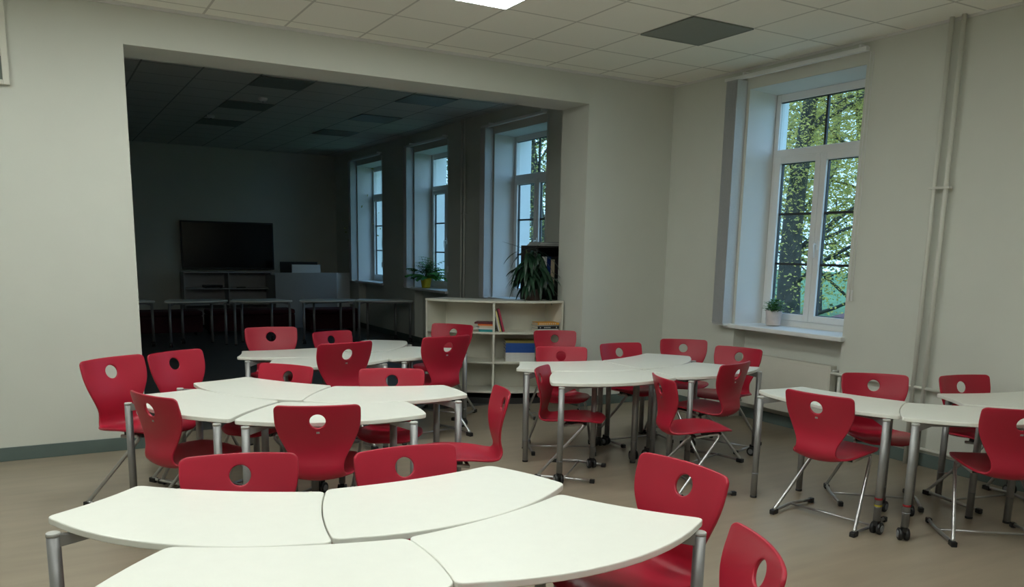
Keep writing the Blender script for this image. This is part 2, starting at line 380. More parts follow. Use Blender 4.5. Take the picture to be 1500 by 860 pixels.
tag(r, 'white panel radiator in the alcove under the bright window', 'radiator')
r = empty('heating_pipe', (0, -3.02, 0))
for y in (-.045, .045):
    b = MB(); b.tube([V(-.045, y, 0.0), V(-.045, y, HN)], .0165, 12)
    b.build('riser', m_pipe, r)
for z in (2.07,): MB().box(-.066, -.03, -.085, .085, z - .008, z + .008).box(-.03, 0, -.012, .012, z - .01, z + .01).build('pipe_clip', m_pipe, r)
b = MB(); b.tube(fillet([V(-.045, -.045, .60), V(-.045, .2, .60), V(-.045, .795, .60), V(.055, .80, .60)], .02), .0125, 10).tube([V(-.045, .045, .60), V(-.045, -1.7, .595)], .0125, 10); b.build('branch_pipe', m_pipe, r)
b = MB(); b.tube([V(-.03, .72, .14), V(-.03, -1.7, .13)], .0125, 10).tube([V(-.03, .72, .14), V(-.03, .72, .575)], .0125, 10); b.build('return_pipe', m_pipe, r)
tag(r, 'pair of thin white heating pipes running up the right wall', 'pipe')
r = empty('heating_pipe', (FX, 4.12, 0))
for y in (-.05, .05): MB().tube([V(-.045, y, 0), V(-.045, y, HF)], .0165, 10).build('riser', m_pipe, r)
MB().box(-.066, 0, -.08, .08, 2.06, 2.075).build('pipe_clip', m_pipe, r)
tag(r, 'dim pair of heating pipes between two windows of the dark room', 'pipe')

# lattice at the upper left edge
r = empty('wall_lattice', (-5.85, 0, 2.6))
b = MB(); b.box(-.02, .02, -.045, -.005, 0, .64); b.box(-1.2, -.02, -.045, -.005, 0, .03); b.box(-.62, -.58, -.045, -.005, .03, .64)
b.box(-1.2, -.02, -.045, -.005, .185, .215); b.box(-1.2, -.02, -.045, -.005, .40, .43); b.box(-1.2, -.02, -.045, -.005, .61, .64); b.build('frame', m_rad, r, bevel=.004)
MB().box(-1.2, -.01, -.012, -.003, .01, .63).build('backing_panel', m_offpanel, r)
MB().box(-1.22, -1.18, -.045, 0, 0, .64).build('end_post', m_rad, r)
tag(r, 'white-barred lattice panel on the wall at the upper left edge', 'wall panel')

# ------------------------------------------------------------------ curved classroom tables
SH = dict(inn=.6906, out=.9799, big=.5296, sm=.3837, si=.0322, so=.1304, sb=.022, ss=.0162, sh=.1638)
def arc2(a, b, s, n=14):
    d = b - a; L = d.length; nn = V(-d.y, d.x, 0) / L
    return [a + d * (i / n) + nn * s * (1 - (2 * i / n - 1) ** 2) for i in range(n + 1)]
def table_outline(typ):
    s = SH; P0 = V(0, 0, 0); P1 = V(s['inn'], 0, 0); P3 = V(-s['sh'], -math.sqrt(s['big'] ** 2 - s['sh'] ** 2), 0)
    d = P1 - P3; D = d.length; a = (s['out'] ** 2 - s['sm'] ** 2 + D * D) / (2 * D); hh = math.sqrt(max(s['out'] ** 2 - a * a, 0))
    P2 = P3 + d * a / D + V(d.y, -d.x, 0) / D * hh
    k = 1 if typ == 'M' else -1
    E = [arc2(P0, P1, -s['si']), arc2(P1, P2, k * s['ss']), arc2(P2, P3, s['so']), arc2(P3, P0, k * s['sb'])]
    out = []
    for i in range(4):                                                # rounded corners
        e = E[i]; nx = E[(i + 1) % 4]; out += e[2:-2] if len(e) > 6 else e[1:-1]
        A, Pc, B = e[-1] + (e[-2] - e[-1]).normalized() * .03, e[-1], nx[0] + (nx[1] - nx[0]).normalized() * .03
        out = [p for p in out if (p - Pc).length > .034]
        out += [A * (1 - t) ** 2 + Pc * 2 * t * (1 - t) + B * t * t for t in (0, .25, .5, .75, 1)]
    P = out
    c0 = E[0][0]; P = [p for i, p in enumerate(P) if (p - c0).length > .030 or i > len(P) - 6]
    if typ == 'F': P = [V(-p.x, p.y, 0) for p in reversed(P)]
    cen = sum(P, V(0, 0, 0)) / len(P)
    return P
TZ = .70
def make_table(typ):
    r = empty('curved_table'); sx = 1 if typ == 'M' else -1
    P = table_outline(typ)
    MB().prism(P, TZ - .023, TZ).build('tabletop', m_top, r, bevel=.004, seg=2)
    legs = [(.738, -.44, False), (.62, -.060, False), (-.10, -.53, True), (.06, -.065, True)]
    for slot, (lx, ly, cast) in enumerate(legs):
        lx *= sx; zb = .070 if cast else .0; lt = TZ - .027
        b = MB(); b.lathe([(.0205, zb + .012), (.0205, lt)], (lx, ly, 0), 20)
        if not cast: pass
        leg = b.build('leg', m_leg, r); leg['slot'] = slot
        MB().lathe([(.0212, lt - .010), (.0212, lt - .001), (.0195, lt + .001)], (lx, ly, 0), 20).build('leg_cap', m_cap, leg)
        MB().lathe([(.0215, .16), (.0215, .166)], (lx, ly, 0), 20).build('height_ring', m_hub, leg)
        if cast:
            c = MB(); c.box(lx - .012, lx + .012, ly - .014, ly + .032, .050, .086)
            ax = Matrix.Rotation(PI / 2, 4, 'Y')
            for s in (-1, 1): c.lathe([(.031, -.011), (.035, -.008), (.035, .008), (.031, .011)], (lx + s * .018, ly + .012, .035), 20, ax)
            castor = c.build('castor', m_black, leg)
            for s in (-1, 1): MB().lathe([(.020, -.002), (.020, .002)], (lx + s * .0305, ly + .012, .035), 16, ax).build('castor_hub', m_hub, leg)
        else:
            MB().lathe([(.0215, 0.0), (.0215, .013)], (lx, ly, 0), 16).build('foot_glide', m_black, leg)
        cx, cy = .30 * sx, -.26
        d = V(cx - lx, cy - ly, 0); L = d.length; d.normalize(); nrm = V(-d.y, d.x, 0)
        p0 = V(lx, ly, 0) + d * .018; p1 = V(lx, ly, 0) + d * min(.16, L * .5)
        bm = MB(); vs = []
        for p, w, z in ((p0, .010, lt - .045), (p1, .016, lt - .012)):
            for s in (-1, 1):
                for zz in (z, lt - .004): vs.append(bm.bm.verts.new(p + nrm * s * w + V(0, 0, zz)))
        for f in ((0, 1, 3, 2), (4, 6, 7, 5), (0, 4, 5, 1), (2, 3, 7, 6), (1, 5, 7, 3), (0, 2, 6, 4)): bm.bm.faces.new([vs[i] for i in f])
        bm.build('leg_bracket', m_leg, r, bevel=.002)['slot'] = slot
    b = MB(); q = [(.09, -.10), (.56, -.08), (.66, -.34), (-.0, -.44)]
    for i in range(4):
        a = V(q[i][0] * sx, q[i][1], 0); c = V(q[(i + 1) % 4][0] * sx, q[(i + 1) % 4][1], 0); d = (c - a).normalized(); nn = V(-d.y, d.x, 0) * .012
        a -= d * .012; c += d * .012
        vs = [b.bm.verts.new(p + V(0, 0, z)) for p in (a - nn, a + nn, c + nn, c - nn) for z in (TZ - .055, TZ - .0235)]
        for f in ((0, 1, 3, 2), (2, 3, 5, 4), (4, 5, 7, 6), (6, 7, 1, 0), (1, 7, 5, 3), (0, 2, 4, 6)): b.bm.faces.new([vs[k] for k in f])
    b.build('underframe', m_leg, r)
    return r
protoM, protoF = make_table('M'), make_table('F')
G1, G2, G3, G4, G5 = ('tables of the nearest cluster', 'tables of the left cluster', 'tables of the cluster before the dark opening', 'tables of the cluster by the bookshelf', 'tables of the cluster by the heating pipes')
TABLES = [
 ('F', -4.915, -3.955, -.570, G1, 'white curved table at the back left of the nearest cluster, leg bracket showing'),
 ('M', -4.902, -3.932, .049, G1, 'white curved table at the back right of the nearest cluster, one chair behind it'),
 ('M', -5.483, -4.284, -.368, G1, 'white curved table cut off by the bottom edge, front left of nearest cluster'),
 ('F', -4.167, -4.358, .249, G1, 'white curved table at front right of nearest cluster, leg at its right tip'),
 ('F', -4.187, -1.753, -.945, G2, 'white curved table at the back left of the left cluster'),
 ('M', -4.183, -1.781, -.342, G2, 'white curved table reaching farthest right in the left cluster'),
 ('M', -4.610, -2.178, -.408, G2, 'white curved table in front of the left cluster, chair back against its edge'),
 ('F', -4.616, -2.145, -1.047, G2, 'white curved table at the left end of the left cluster, beside two chairs'),
 ('F', -3.649, .192, -.002, G3, 'white curved table with hollow left end at far left before the dark opening'),
 ('M', -3.634, .198, .676, G3, 'white curved table at the rear right of the cluster before the dark opening'),
 ('M', -4.201, -.354, .009, G3, 'white curved table at the front left of the cluster before the dark opening'),
 ('F', -2.927, .022, .603, G3, 'white curved table at the right of the cluster before the dark opening'),
 ('F', -1.846, -1.431, -.285, G4, 'white curved table with hollow left end in front of the bookshelf'),
 ('M', -1.843, -1.432, .350, G4, 'white curved table at the rear of the bookshelf cluster, towards the room corner'),
 ('M', -2.535, -1.793, -.292, G4, 'white curved table with rounded left end and castor, front of bookshelf cluster'),
 ('F', -1.191, -1.796, .280, G4, 'white curved table at the right end of the bookshelf cluster'),
 ('F', -1.196, -3.705, -1.344, G5, 'white curved table below the radiator, daylight on its far left tip'),
 ('M', -1.229, -3.722, -.691, G5, 'white curved table cut by the right edge, castor leg at its left'),
 ('F', -.078, -3.791, -.289, G5, 'white curved table nearest the right wall, behind the front pair'),
]
LEGFIX = {(0, 1): (.06, 0), (0, 3): (-.02, .02), (1, 1): (-.02, -.04), (1, 3): (.1, 0), (3, 3): (-.08, .02), (4, 0): (-.1, 0), (4, 1): (.04, 0), (14, 3): (.2, -.1), (5, 1): (.02, -.02), (5, 3): (-.02, 0), (8, 1): (-.04, 0), (8, 3): (.04, -.02), (9, 3): (-.04, -.12), (12, 1): (-.02, .02), (12, 3): (.04, 0), (13, 1): (-.02, .02), (13, 3): (-.04, 0), (16, 3): (0, -.02), (18, 1): (.04, .06)}
used = {}
for ti, (typ, x, y, rz, g, lab) in enumerate(TABLES):
    p = protoM if typ == 'M' else protoF
    o = p if typ not in used else copy_tree(p); used[typ] = 1
    o.location = (x, y, 0); o.rotation_euler = (0, 0, rz); tag(o, lab, 'table', g)
    o['no'] = ti
for o in [q for q in COL.objects if 'no' in q]:
    for ch in o.children:
        if 'slot' in ch and (o['no'], ch['slot']) in LEGFIX: ch.location = (*LEGFIX[(o['no'], ch['slot'])], 0)
        if ch.name.startswith('leg') and ch.get('slot') == 2 and o['no'] in (16, 17):   # coloured stickers round two castor legs
            sx = 1 if TABLES[o['no']][0] == 'M' else -1
            for zz, mm in (((.205, m_stred), (.165, m_styel)) if o['no'] == 16 else ((.20, m_stred),)):
                MB().lathe([(.0218, zz), (.0218, zz + .012)], (-.10 * sx, -.53, 0), 16).build('sticker', mm, ch)
    del o['no']

# ------------------------------------------------------------------ red cantilever chairs
def make_chair():
    r = empty('school_chair')
    K = [  # x, z, half width, wrap (sides come forward)
     (-.300, .797, .210, .034), (-.288, .745, .211, .034), (-.272, .69, .209, .033), (-.256, .64, .197, .030), (-.243, .59, .174, .024),
     (-.238, .545, .149, .016), (-.243, .505, .129, .014), (-.254, .468, .123, .020), (-.254, .434, .131, .034), (-.234, .407, .150, .044), (-.19, .397, .172, .042), (-.13, .404, .191, .034),
     (-.06, .418, .202, .024), (.02, .430, .206, .016), (.09, .440, .202, .008), (.15, .445, .184, .0), (.195, .437, .160, -.004), (.224, .421, .135, -.006)]
    C3 = catmull([V(k[0], k[1], 0) for k in K], 8); C4 = catmull([V(k[2], k[3], 0) for k in K], 8)
    sl = [0.0]
    for a, b_ in zip(C3[:-1], C3[1:]): sl.append(sl[-1] + (b_ - a).length)
    L = sl[-1]
    def at(s):
        s = max(0, min(L, s)); i = 0
        lo, hi = 0, len(sl) - 1
        while hi - lo > 1:
            mid = (lo + hi) // 2
            if sl[mid] <= s: lo = mid
            else: hi = mid
        t = (s - sl[lo]) / max(1e-9, sl[hi] - sl[lo]); p = C3[lo].lerp(C3[hi], t); w = C4[lo].lerp(C4[hi], t)
        d = (C3[hi] - C3[lo]).normalized()
        return p, w.x, w.y, V(d.y * -1, d.x, 0)        # normal candidates in the xz plane
    def half(s):
        w = at(s)[1]
        r1, r2 = .028, .06
        if s < r1: w -= r1 * (1 - math.sqrt(max(0, 1 - (1 - s / r1) ** 2)))
        if s > L - r2: w -= r2 * (1 - math.sqrt(max(0, 1 - (1 - (L - s) / r2) ** 2)))
        return w
    def P3(s, y):
        p, w, wr, n = at(s)
        k = (y / .2) ** 2
        q = p + n * wr * k
        return V(q.x, y, q.y)
    NS = 46; ss = [L * (i / NS) for i in range(NS + 1)]
    ss = sorted(set([0, .002, .006, .012, .02, .035] + [s for s in ss if .04 < s < L - .06] + [L - .06, L - .045, L - .03, L - .018, L - .008, L - .002, L]))
    right = [(s, half(s)) for s in ss]; wt = half(0); wb = half(L)
    bound = [V(s, w, 0).to_2d() for s, w in right]
    bound += [V(L, wb * (1 - 2 * i / 10), 0).to_2d() for i in range(1, 10)]
    bound += [V(s, -w, 0).to_2d() for s, w in reversed(right)]
    bound += [V(0, -wt * (1 - 2 * i / 12), 0).to_2d() for i in range(1, 12)]
    nb = len(bound); hc = V(.084, 0, 0); HR = .039; NH = 28
    hole = [V(hc.x + HR * math.cos(2 * PI * k / NH), HR * math.sin(2 * PI * k / NH), 0).to_2d() for k in range(NH)]
    ring = [V(hc.x + (HR + .012) * math.cos(2 * PI * k / NH), (HR + .012) * math.sin(2 * PI * k / NH), 0).to_2d() for k in range(NH)]
    inner = []
    for i, s in enumerate(ss[4:-4]):
        w = half(s)
        for j in range(-6, 7):
            y = j / 7 * w
            if math.hypot(s - hc.x, y) > HR + .02 and abs(y) < w - .008: inner.append(V(s, y, 0).to_2d())
    verts = bound + hole + ring + inner
    edges = [(i, (i + 1) % nb) for i in range(nb)] + [(nb + i, nb + (i + 1) % NH) for i in range(NH)]
    vo, eo, fo, *_ = delaunay_2d_cdt(verts, edges, [], 1, 1e-6)
    bm = bmesh.new(); top = [bm.verts.new(P3(v.x + .008 * (abs(v.y) / .2) ** 2 * max(0, 1 - v.x / .05), v.y)) for v in vo]
    for f in fo:
        c = sum((Vector((vo[i].x, vo[i].y)) for i in f), Vector((0, 0))) / len(f)
        if math.hypot(c.x - hc.x, c.y) < HR * .985: continue
        try: bm.faces.new([top[i] for i in f]).smooth = True
        except ValueError: pass
    bmesh.ops.delete(bm, geom=[v for v in bm.verts if not v.link_faces], context='VERTS')
    bmesh.ops.recalc_face_normals(bm, faces=bm.faces)
    me = bpy.data.meshes.new('seat_shell'); bm.to_mesh(me); bm.free(); me.materials.append(m_red)
    o = bpy.data.objects.new('seat_shell', me); COL.objects.link(o); o.parent = r
    m = o.modifiers.new('solid', 'SOLIDIFY'); m.thickness = .013; m.offset = 0
    m = o.modifiers.new('bevel', 'BEVEL'); m.width = .0045; m.segments = 3; m.limit_method = 'ANGLE'; m.angle_limit = math.radians(50)
    # small metal mark below the grip hole, on the rear
    p = P3(.148, 0)
    MB().box(p.x - .0085, p.x - .0055, -.008, .008, p.z - .005, p.z + .005).build('maker_badge', m_chrome, r)
    for s in (-1, 1):
        pts = fillet([V(-.06, s * .135, .392), V(.118, s * .160, .421), V(-.21, s * .255, .030), V(-.19, s * .256, .020), V(0, s * .266, .026), V(.20, s * .238, .018)], .055, 6)
        MB().tube(pts, .0105, 12).build('side_frame', m_chrome, r)
        for fx, fy in ((-.205, .255), (.195, .238)):
            b = MB(); b.box(fx - .032, fx + .022, s * fy - .016, s * fy + .016, 0, .030) if fx < 0 else b.box(fx - .018, fx + .018, s * fy - .015, s * fy + .015, 0, .030)
            b.build('foot_cap', m_black, r, bevel=.005)
    MB().tube([V(-.01, -.264, .026), V(-.01, .264, .026)], .007, 10).build('floor_bar', m_chrome, r)
    b = MB(); b.box(-.02, .12, -.155, -.125, .408, .426); b.box(-.02, .12, .125, .155, .408, .426); b.tube([V(-.055, -.135, .392), V(-.055, .135, .392)], .009, 10)
    b.build('seat_support', m_black, r, bevel=.002)
    return r
chair0 = make_chair()
CG = {1: 'red chairs of the nearest cluster', 2: 'red chairs of the left cluster', 3: 'red chairs of the cluster before the dark opening', 4: 'red chairs of the bookshelf cluster', 5: 'red chairs of the cluster by the heating pipes'}
CHAIRS = [
 (2, -5.232, -1.435, -.95, 'red plastic chair farthest left, standing against the white wall'),
 (2, -4.840, -1.065, -1.02, 'red chair beside the leftmost one, its grip hole showing the dark opening'),
 (2, -5.048, -2.091, .434, 'red chair seen from behind at an angle, at left tip of left cluster'),
 (2, -4.520, -2.582, 1.244, 'red chair seen squarely from behind, between left and nearest clusters'),
 (1, -5.221, -3.937, -1.824, 'red chair back behind the left half of the nearest cluster'),
 (1, -4.565, -4.105, -1.608, 'red chair back behind the right half of nearest cluster, table leg through its hole'),
 (2, -3.783, -2.708, 2.83, 'red chair in side view facing left, right of the left cluster'),
 (1, -4.055, -4.60, -3.06, 'big red chair right of nearest cluster, seat under the table tip'),
 (1, -4.354, -5.134, 2.651, 'nearest red chair, cut off by bottom edge at right of nearest cluster'),
 (3, -4.035, .285, -1.68, 'red chair back against the dark opening, left of the two rear ones'),
 (3, -3.375, .33, -1.30, 'smaller-looking red chair back against the dark opening, right of the two rear ones'),
 (3, -3.892, -.673, 1.794, 'red chair seen from behind, covering the middle of cluster before dark opening'),
 (2, -4.592, -1.582, -2.463, 'low red chair back peeking over the left cluster, dark hole, beside curved seam'),
 (2, -3.931, -2.08, -2.01, 'low red chair back peeking over the right half of the left cluster'),
 (3, -2.985, -.528, 1.734, 'red chair seen from behind, left of the bookshelf, hiding another chair'),
 (3, -2.51, .245, -2.476, 'red chair facing us, partly hidden, right against the left bookshelf bay'),
 (4, -1.516, -.298, -1.996, 'red chair back right under the stacked books of the bookshelf'),
 (4, -2.222, -1.452, -2.066, 'brighter red chair back just below the one under the books'),
 (4, -2.523, -2.058, -.81, 'red chair in side view facing right, at left end of bookshelf cluster'),
 (4, -1.482, -1.444, -1.64, 'red chair back in front of the bare wall between bookshelf and room corner'),
 (4, -.875, -1.352, -2.218, 'red chair back in front of the room corner, round hole centred'),
 (4, -.94, -1.889, -2.787, 'red chair facing left in front of the radiator'),
 (4, -1.504, -2.249, 1.838, 'red chair seen from behind at the right end of the bookshelf cluster'),
 (4, -1.986, -2.72, -.33, 'red chair facing right with whole seat visible, in front of bookshelf cluster'),
 (5, -1.683, -3.604, .187, 'red chair seen from behind with full steel base showing, below the radiator'),
 (5, -1.118, -3.485, -2.29, 'red chair back beside the heating pipes, behind the right cluster'),
 (5, -.479, -3.837, -1.802, 'red chair back against the right wall, right of the heating pipes'),
 (5, -1.144, -4.237, .921, 'red chair seen from behind, cut off by the right edge of the photo'),
 (1, -5.031, -5.228, 1.95, 'red chair of which only a tip shows above the bottom edge'),
]
BIG = {6: .99, 7: 1.03, 18: .94, 23: .96, 0: 1.09, 1: 1.06, 9: 1.07, 11: 1.10, 14: 1.10, 15: 1.06}      # the next chair size up
for i, (g, x, y, rz, lab) in enumerate(CHAIRS):
    o = chair0 if i == 0 else copy_tree(chair0)
    o.location = (x, y, 0); o.rotation_euler = (0, 0, rz); tag(o, lab, 'chair', CG[g])
    o.scale = [BIG.get(i, 1.0)] * 3

# ------------------------------------------------------------------ curved bookshelf in the opening
SC = V(-1.13, 1.62, 0); SR0, SR1 = 1.335, 1.00
A0, A1 = math.atan2(1.0 - SC.y, -2.33 - SC.x), math.atan2(.285 - SC.y, -1.085 - SC.x)
if A0 > 0: A0 -= 2 * PI
if A1 > 0: A1 -= 2 * PI
def pol(a, rad, z=0): return V(SC.x + rad * math.cos(a), SC.y + rad * math.sin(a), z)
def ring_poly(a0, a1, r0, r1, n=24): return [pol(a0 + (a1 - a0) * i / n, r0) for i in range(n + 1)] + [pol(a1 + (a0 - a1) * i / n, r1) for i in range(n + 1)]
r = empty('curved_bookshelf', (0, 0, 0))
MB().prism(ring_poly(A0, A1, SR0 + .006, SR1), 1.038, 1.06).build('top_board', m_shelf, r, bevel=.003)
MB().prism(ring_poly(A0 + .005, A1 - .005, SR1 + .012, SR1), .06, 1.038).build('back_panel', m_shelf, r)
SZ = (.115, .42, .722)
e = .016
for z in SZ: MB().prism(ring_poly(A0 + e, A1 - e, SR0 - .004, SR1 + .013), z, z + .02).build('shelf_board', m_shelf, r, bevel=.002)
AM = (A0 + A1) / 2 + .0
for a in (A0, A1): MB().prism(ring_poly(a - (0 if a == A0 else e), a + (e if a == A0 else 0), SR0, SR1 + .0125, 2), .06, 1.038).build('side_panel', m_shelf, r, bevel=.002)
for z0, z1 in ((.06, SZ[0]), (SZ[0] + .02, SZ[1]), (SZ[1] + .02, SZ[2]), (SZ[2] + .02, 1.038)): MB().prism(ring_poly(AM - .008, AM + .008, SR0 - .002, SR1 + .0125, 2), z0, z1).build('divider', m_shelf, r)
MB().prism(ring_poly(A0 + .02, A1 - .02, SR0 - .03, SR1 + .01), 0, .06).build('plinth', m_plinth, r)
tag(r, 'low curved white bookshelf standing in the opening beside the right jamb', 'bookshelf')

BC = {'maroon': (.12, .02, .03), 'orange': (.75, .16, .03), 'green': (.05, .14, .06), 'cream': (.6, .5, .35), 'teal': (.02, .25, .26), 'white': (.62, .62, .60),
      'blue': (.01, .07, .30), 'navy': (.008, .03, .16), 'olive': (.22, .18, .04), 'gold': (.75, .35, .04), 'black': (.012, .012, .014), 'crimson': (.36, .03, .07), 'yellow': (.62, .52, .22), 'grey': (.35, .36, .36)}
bm_ = {}
def bmat(c):
    if c not in bm_: bm_[c] = mat('cover_' + c, BC[c], .5, noise=.06, scale=25)
    return bm_[c]
m_paper = mat('paper_block', (.62, .58, .48), .9, noise=.05, scale=80)
def book(c, w, d, h, M4, label, group, marks=None, cat='book'):
    """w = spine length (x), d = page width (y, spine at y=0 front), h = thickness (z)"""
    r = empty('book'); r.matrix_world = M4; t = min(.003, h * .15)
    b = MB(); b.box(0, w, 0, d, 0, t); b.box(0, w, 0, d, h - t, h); b.box(0, w, 0, t, t, h - t); b.build('cover', bmat(c), r)
    MB().box(.003, w - .003, t, d - .004, t, h - t).build('pages', m_paper, r)
    if marks:
        b = MB()
        for (x0, x1, z0, z1) in marks: b.box(x0 * w, x1 * w, -.0008, .0004, z0 * h, z1 * h)
        b.build('spine_print', bmat('white'), r)
    tag(r, label, cat, group); return r
def shelf_frame(a, rad, z, off=0.0, rot=0.0):
    """frame on a shelf: x along the shelf (to the right), y to the back"""
    p = pol(a, rad, z); back = (SC - p); back.z = 0; back.normalize(); right = V(back.y, -back.x, 0)
    m = Matrix((right, back, V(0, 0, 1))).transposed().to_4x4(); m.translation = p
    return m @ Matrix.Translation(V(off, 0, 0)) @ Matrix.Rotation(rot, 4, 'Z')
def aof(px):  # angle on the shelf front for a photo column, between measured ends
    return A0 + (A1 - A0) * px
z = SZ[2] + .0205
F = shelf_frame(aof(.365), SR0 - .03, z)
hh = 0
for c, w, h, dx, nmx in (('teal', .16, .026, .045, 'teal book at the bottom'), ('white', .20, .016, 0, 'white book second from the bottom'), ('cream', .15, .020, .05, 'cream book in the middle'), ('orange', .155, .016, .035, 'orange book second from the top'), ('maroon', .19, .018, 0, 'maroon book on top')):
    book(c, w, .15, h, F @ Matrix.Translation(V(dx, 0, hh)), nmx + ' of the small stack in the left bay', 'small stack of books in the left bay'); hh += h + .0003
F = shelf_frame(aof(.565), SR0 - .05, z)
for k, (c, hgt, th, nmx) in enumerate((('white', .215, .012, 'thin white book'), ('yellow', .22, .014, 'yellowish book'), ('black', .225, .012, 'black book'), ('crimson', .235, .024, 'thick crimson book'))):
    tilt = Matrix.Rotation(-math.radians(14), 4, 'Y')
    x = [-.052, -.036, -.018, -.002][k]
    Mx = F @ Matrix.Translation(V(x, 0, .0005)) @ tilt @ Matrix.Rotation(-PI / 2, 4, 'Y') @ Matrix.Translation(V(0, 0, -th))
    Mx = F @ Matrix.Translation(V(x + .02, 0, .0062 if k == 3 else .0035)) @ Matrix.Rotation(-math.radians(14), 4, 'Y') @ Matrix.Rotation(-PI / 2, 4, 'Y')
    book(c, hgt, .16, th, Mx, nmx + ' leaning against the divider in the upper right bay', 'leaning books in the upper right bay')
F = shelf_frame(aof(.845), SR0 - .03, z, -.05)
MK = [(.10, .14, .3, .7)] + [(.30 + .045 * k, .325 + .045 * k, .3, .7) for k in range(7)] + [(.86, .90, .25, .75)]
hh = 0
for c, w, h, mk, nmx in (('white', .235, .030, None, 'white book at the bottom'), ('black', .235, .030, MK, 'black book with a pale title on its spine'), ('grey', .235, .012, None, 'thin grey book'), ('gold', .235, .022, [(.08 + .09 * k, .12 + .09 * k, .2, .8) for k in range(9)], 'orange-gold book on top')):
    book(c, w, .17, h, F @ Matrix.Translation(V(0, 0, hh)) @ Matrix.Rotation(math.radians(rnd.uniform(-3, 3)), 4, 'Z'), nmx + ' of the right-hand stack', 'stack of books in the upper right bay', mk); hh += h + .0003
z = SZ[1] + .0205; F = shelf_frame(aof(.60), SR0 - .05, z, -.02)
hh = 0
for i, (c, h, nmx) in enumerate((('white', .030, 'lowest big white volume'), ('white', .030, 'middle big white volume'), ('white', .030, 'upper big white volume'), ('blue', .034, 'lowest big blue volume'), ('blue', .034, 'middle big blue volume'), ('blue', .030, 'upper big blue volume'), ('olive', .022, 'olive volume on top'))):
    book(c, .30, .22, h, F @ Matrix.Translation(V(.0, .0, hh)), nmx + ' of the big stack on the middle shelf', 'big stack of volumes on the middle shelf'); hh += h + .0003

# ------------------------------------------------------------------ plants
def leaf(b, base, d, up, L, w, droop, n=7, fold=.15):
    """strap or oval leaf bending down along its length"""
    d = d.normalized(); side = d.cross(up).normalized(); prev = None; p = Vector(base); ang = 0
    for i in range(n + 1):
        t = i / n; ww = w * math.sin(PI * min(1, (t * .93 + .05))) ** .8
        nn = side.cross(d).normalized()
        a = b.bm.verts.new(p - side * ww + nn * ww * fold); c = b.bm.verts.new(p); e_ = b.bm.verts.new(p + side * ww + nn * ww * fold)
        if prev:
            b.bm.faces.new((prev[0], prev[1], c, a)).smooth = True; b.bm.faces.new((prev[1], prev[2], e_, c)).smooth = True
        prev = (a, c, e_); d = (d + V(0, 0, -droop / n)).normalized(); p = p + d * L / n
def pot(r, r0, r1, h, m, wall=.006):
    MB().lathe([(r0 * .96, 0), (r0, .004), (r1, h - .012), (r1 + .003, h - .006), (r1 + .003, h), (r1 - wall, h), (r1 - wall, h - .02)], n=28).build('pot', m, r)
    MB().lathe([(r1 - wall - .001, h - .035), (r1 - wall - .001, h - .022)], n=20).build('soil', m_soil, r)
# small plant on the bright window's sill
r = empty('potted_plant', (.215, -1.325, .9155)); pot(r, .052, .060, .115, m_pot); r.scale = (1.25, 1.25, 1.22)
b = MB(); R = random.Random(3)
for k in range(230):
    a = R.uniform(0, 2 * PI); q = R.uniform(0, .068); hgt = R.uniform(.0, .10)
    leaf(b, V(q * math.cos(a), q * math.sin(a), .105 + hgt * (1 - q * 5)), V(math.cos(a), math.sin(a), R.uniform(-.1, .9)), V(0, 0, 1), R.uniform(.02, .036), R.uniform(.008, .014), .4, 4)
b.build('foliage', m_leafA, r)
b = MB()
for k in range(10):
    a = R.uniform(0, 2 * PI); b.tube([V(.01 * math.cos(a), .01 * math.sin(a), .09), V(.045 * math.cos(a), .045 * math.sin(a), .15)], .0015, 5)
b.build('stem', m_stem, r)
tag(r, 'small bushy plant in a pinkish-white pot on the bright window sill', 'plant')
# fern in a yellow pot
r = empty('potted_plant', (-.24, 5.66, .925)); pot(r, .068, .092, .16, m_yellow)
b = MB(); bs = MB(); R = random.Random(5)
for k in range(40):
    a = R.uniform(0, 2 * PI); el = R.uniform(.7, 1.52); L = R.uniform(.22, .42)
    d = V(math.cos(a), math.sin(a), math.tan(el) * .6).normalized(); p = V(0, 0, .15); pts = [p.copy()]
    n = 8
    for i in range(n):
        p = p + d * L / n; d = (d + V(0, 0, -.15)).normalized(); pts.append(p.copy())
        if i > 1:
            for s in (-1, 1):
                sd = d.cross(V(0, 0, 1)).normalized() * s
                leaf(b, p, (sd + d * .6), V(0, 0, 1), .105 * (1 - .5 * i / n), .025, .7, 4)
    bs.tube(pts, .002, 5, False)
b.build('foliage', m_leafB, r); bs.build('stem', m_stem, r)
tag(r, 'green leafy plant in a yellow pot on the dark room window sill', 'plant')
# big strap-leaved plant on the bookshelf
r = empty('potted_plant', (-1.10, .86, 1.0605)); r.location = (*pol(aof(.80), 1.17)[:2], 1.0605)
pot(r, .08, .10, .12, m_darkpot)
b = MB(); bs = MB(); R = random.Random(11)
stems = [(V(-.02, .01, 0), V(-.10, -.02, .38)), (V(.03, 0, 0), V(.06, -.03, .34)), (V(0, .03, 0), V(.02, .05, .38)), (V(-.03, -.03, 0), V(-.12, -.05, .22)), (V(.04, -.03, 0), V(.13, -.05, .20))]
for p0, p1 in stems:
    P0, P1 = p0 + V(0, 0, .13), p1 + V(0, 0, .13); bs.tube(catmull([P0, P0.lerp(P1, .5) + V(.01, 0, 0), P1], 4), .006, 6)
    for k in range(46):
        t = R.uniform(.12, 1); a = R.uniform(0, 2 * PI); q = P0.lerp(P1, t)
        leaf(b, q, V(math.cos(a), math.sin(a), R.uniform(-.3, .7)), V(0, 0, 1), R.uniform(.16, .32), R.uniform(.014, .024), R.uniform(1.2, 3.0), 8)
left = -CR.copy(); left.z = 0; left.normalize()
leaf(b, V(-.04, 0, .50), left + V(0, 0, .34), V(0, 0, 1), .30, .027, .05, 9)
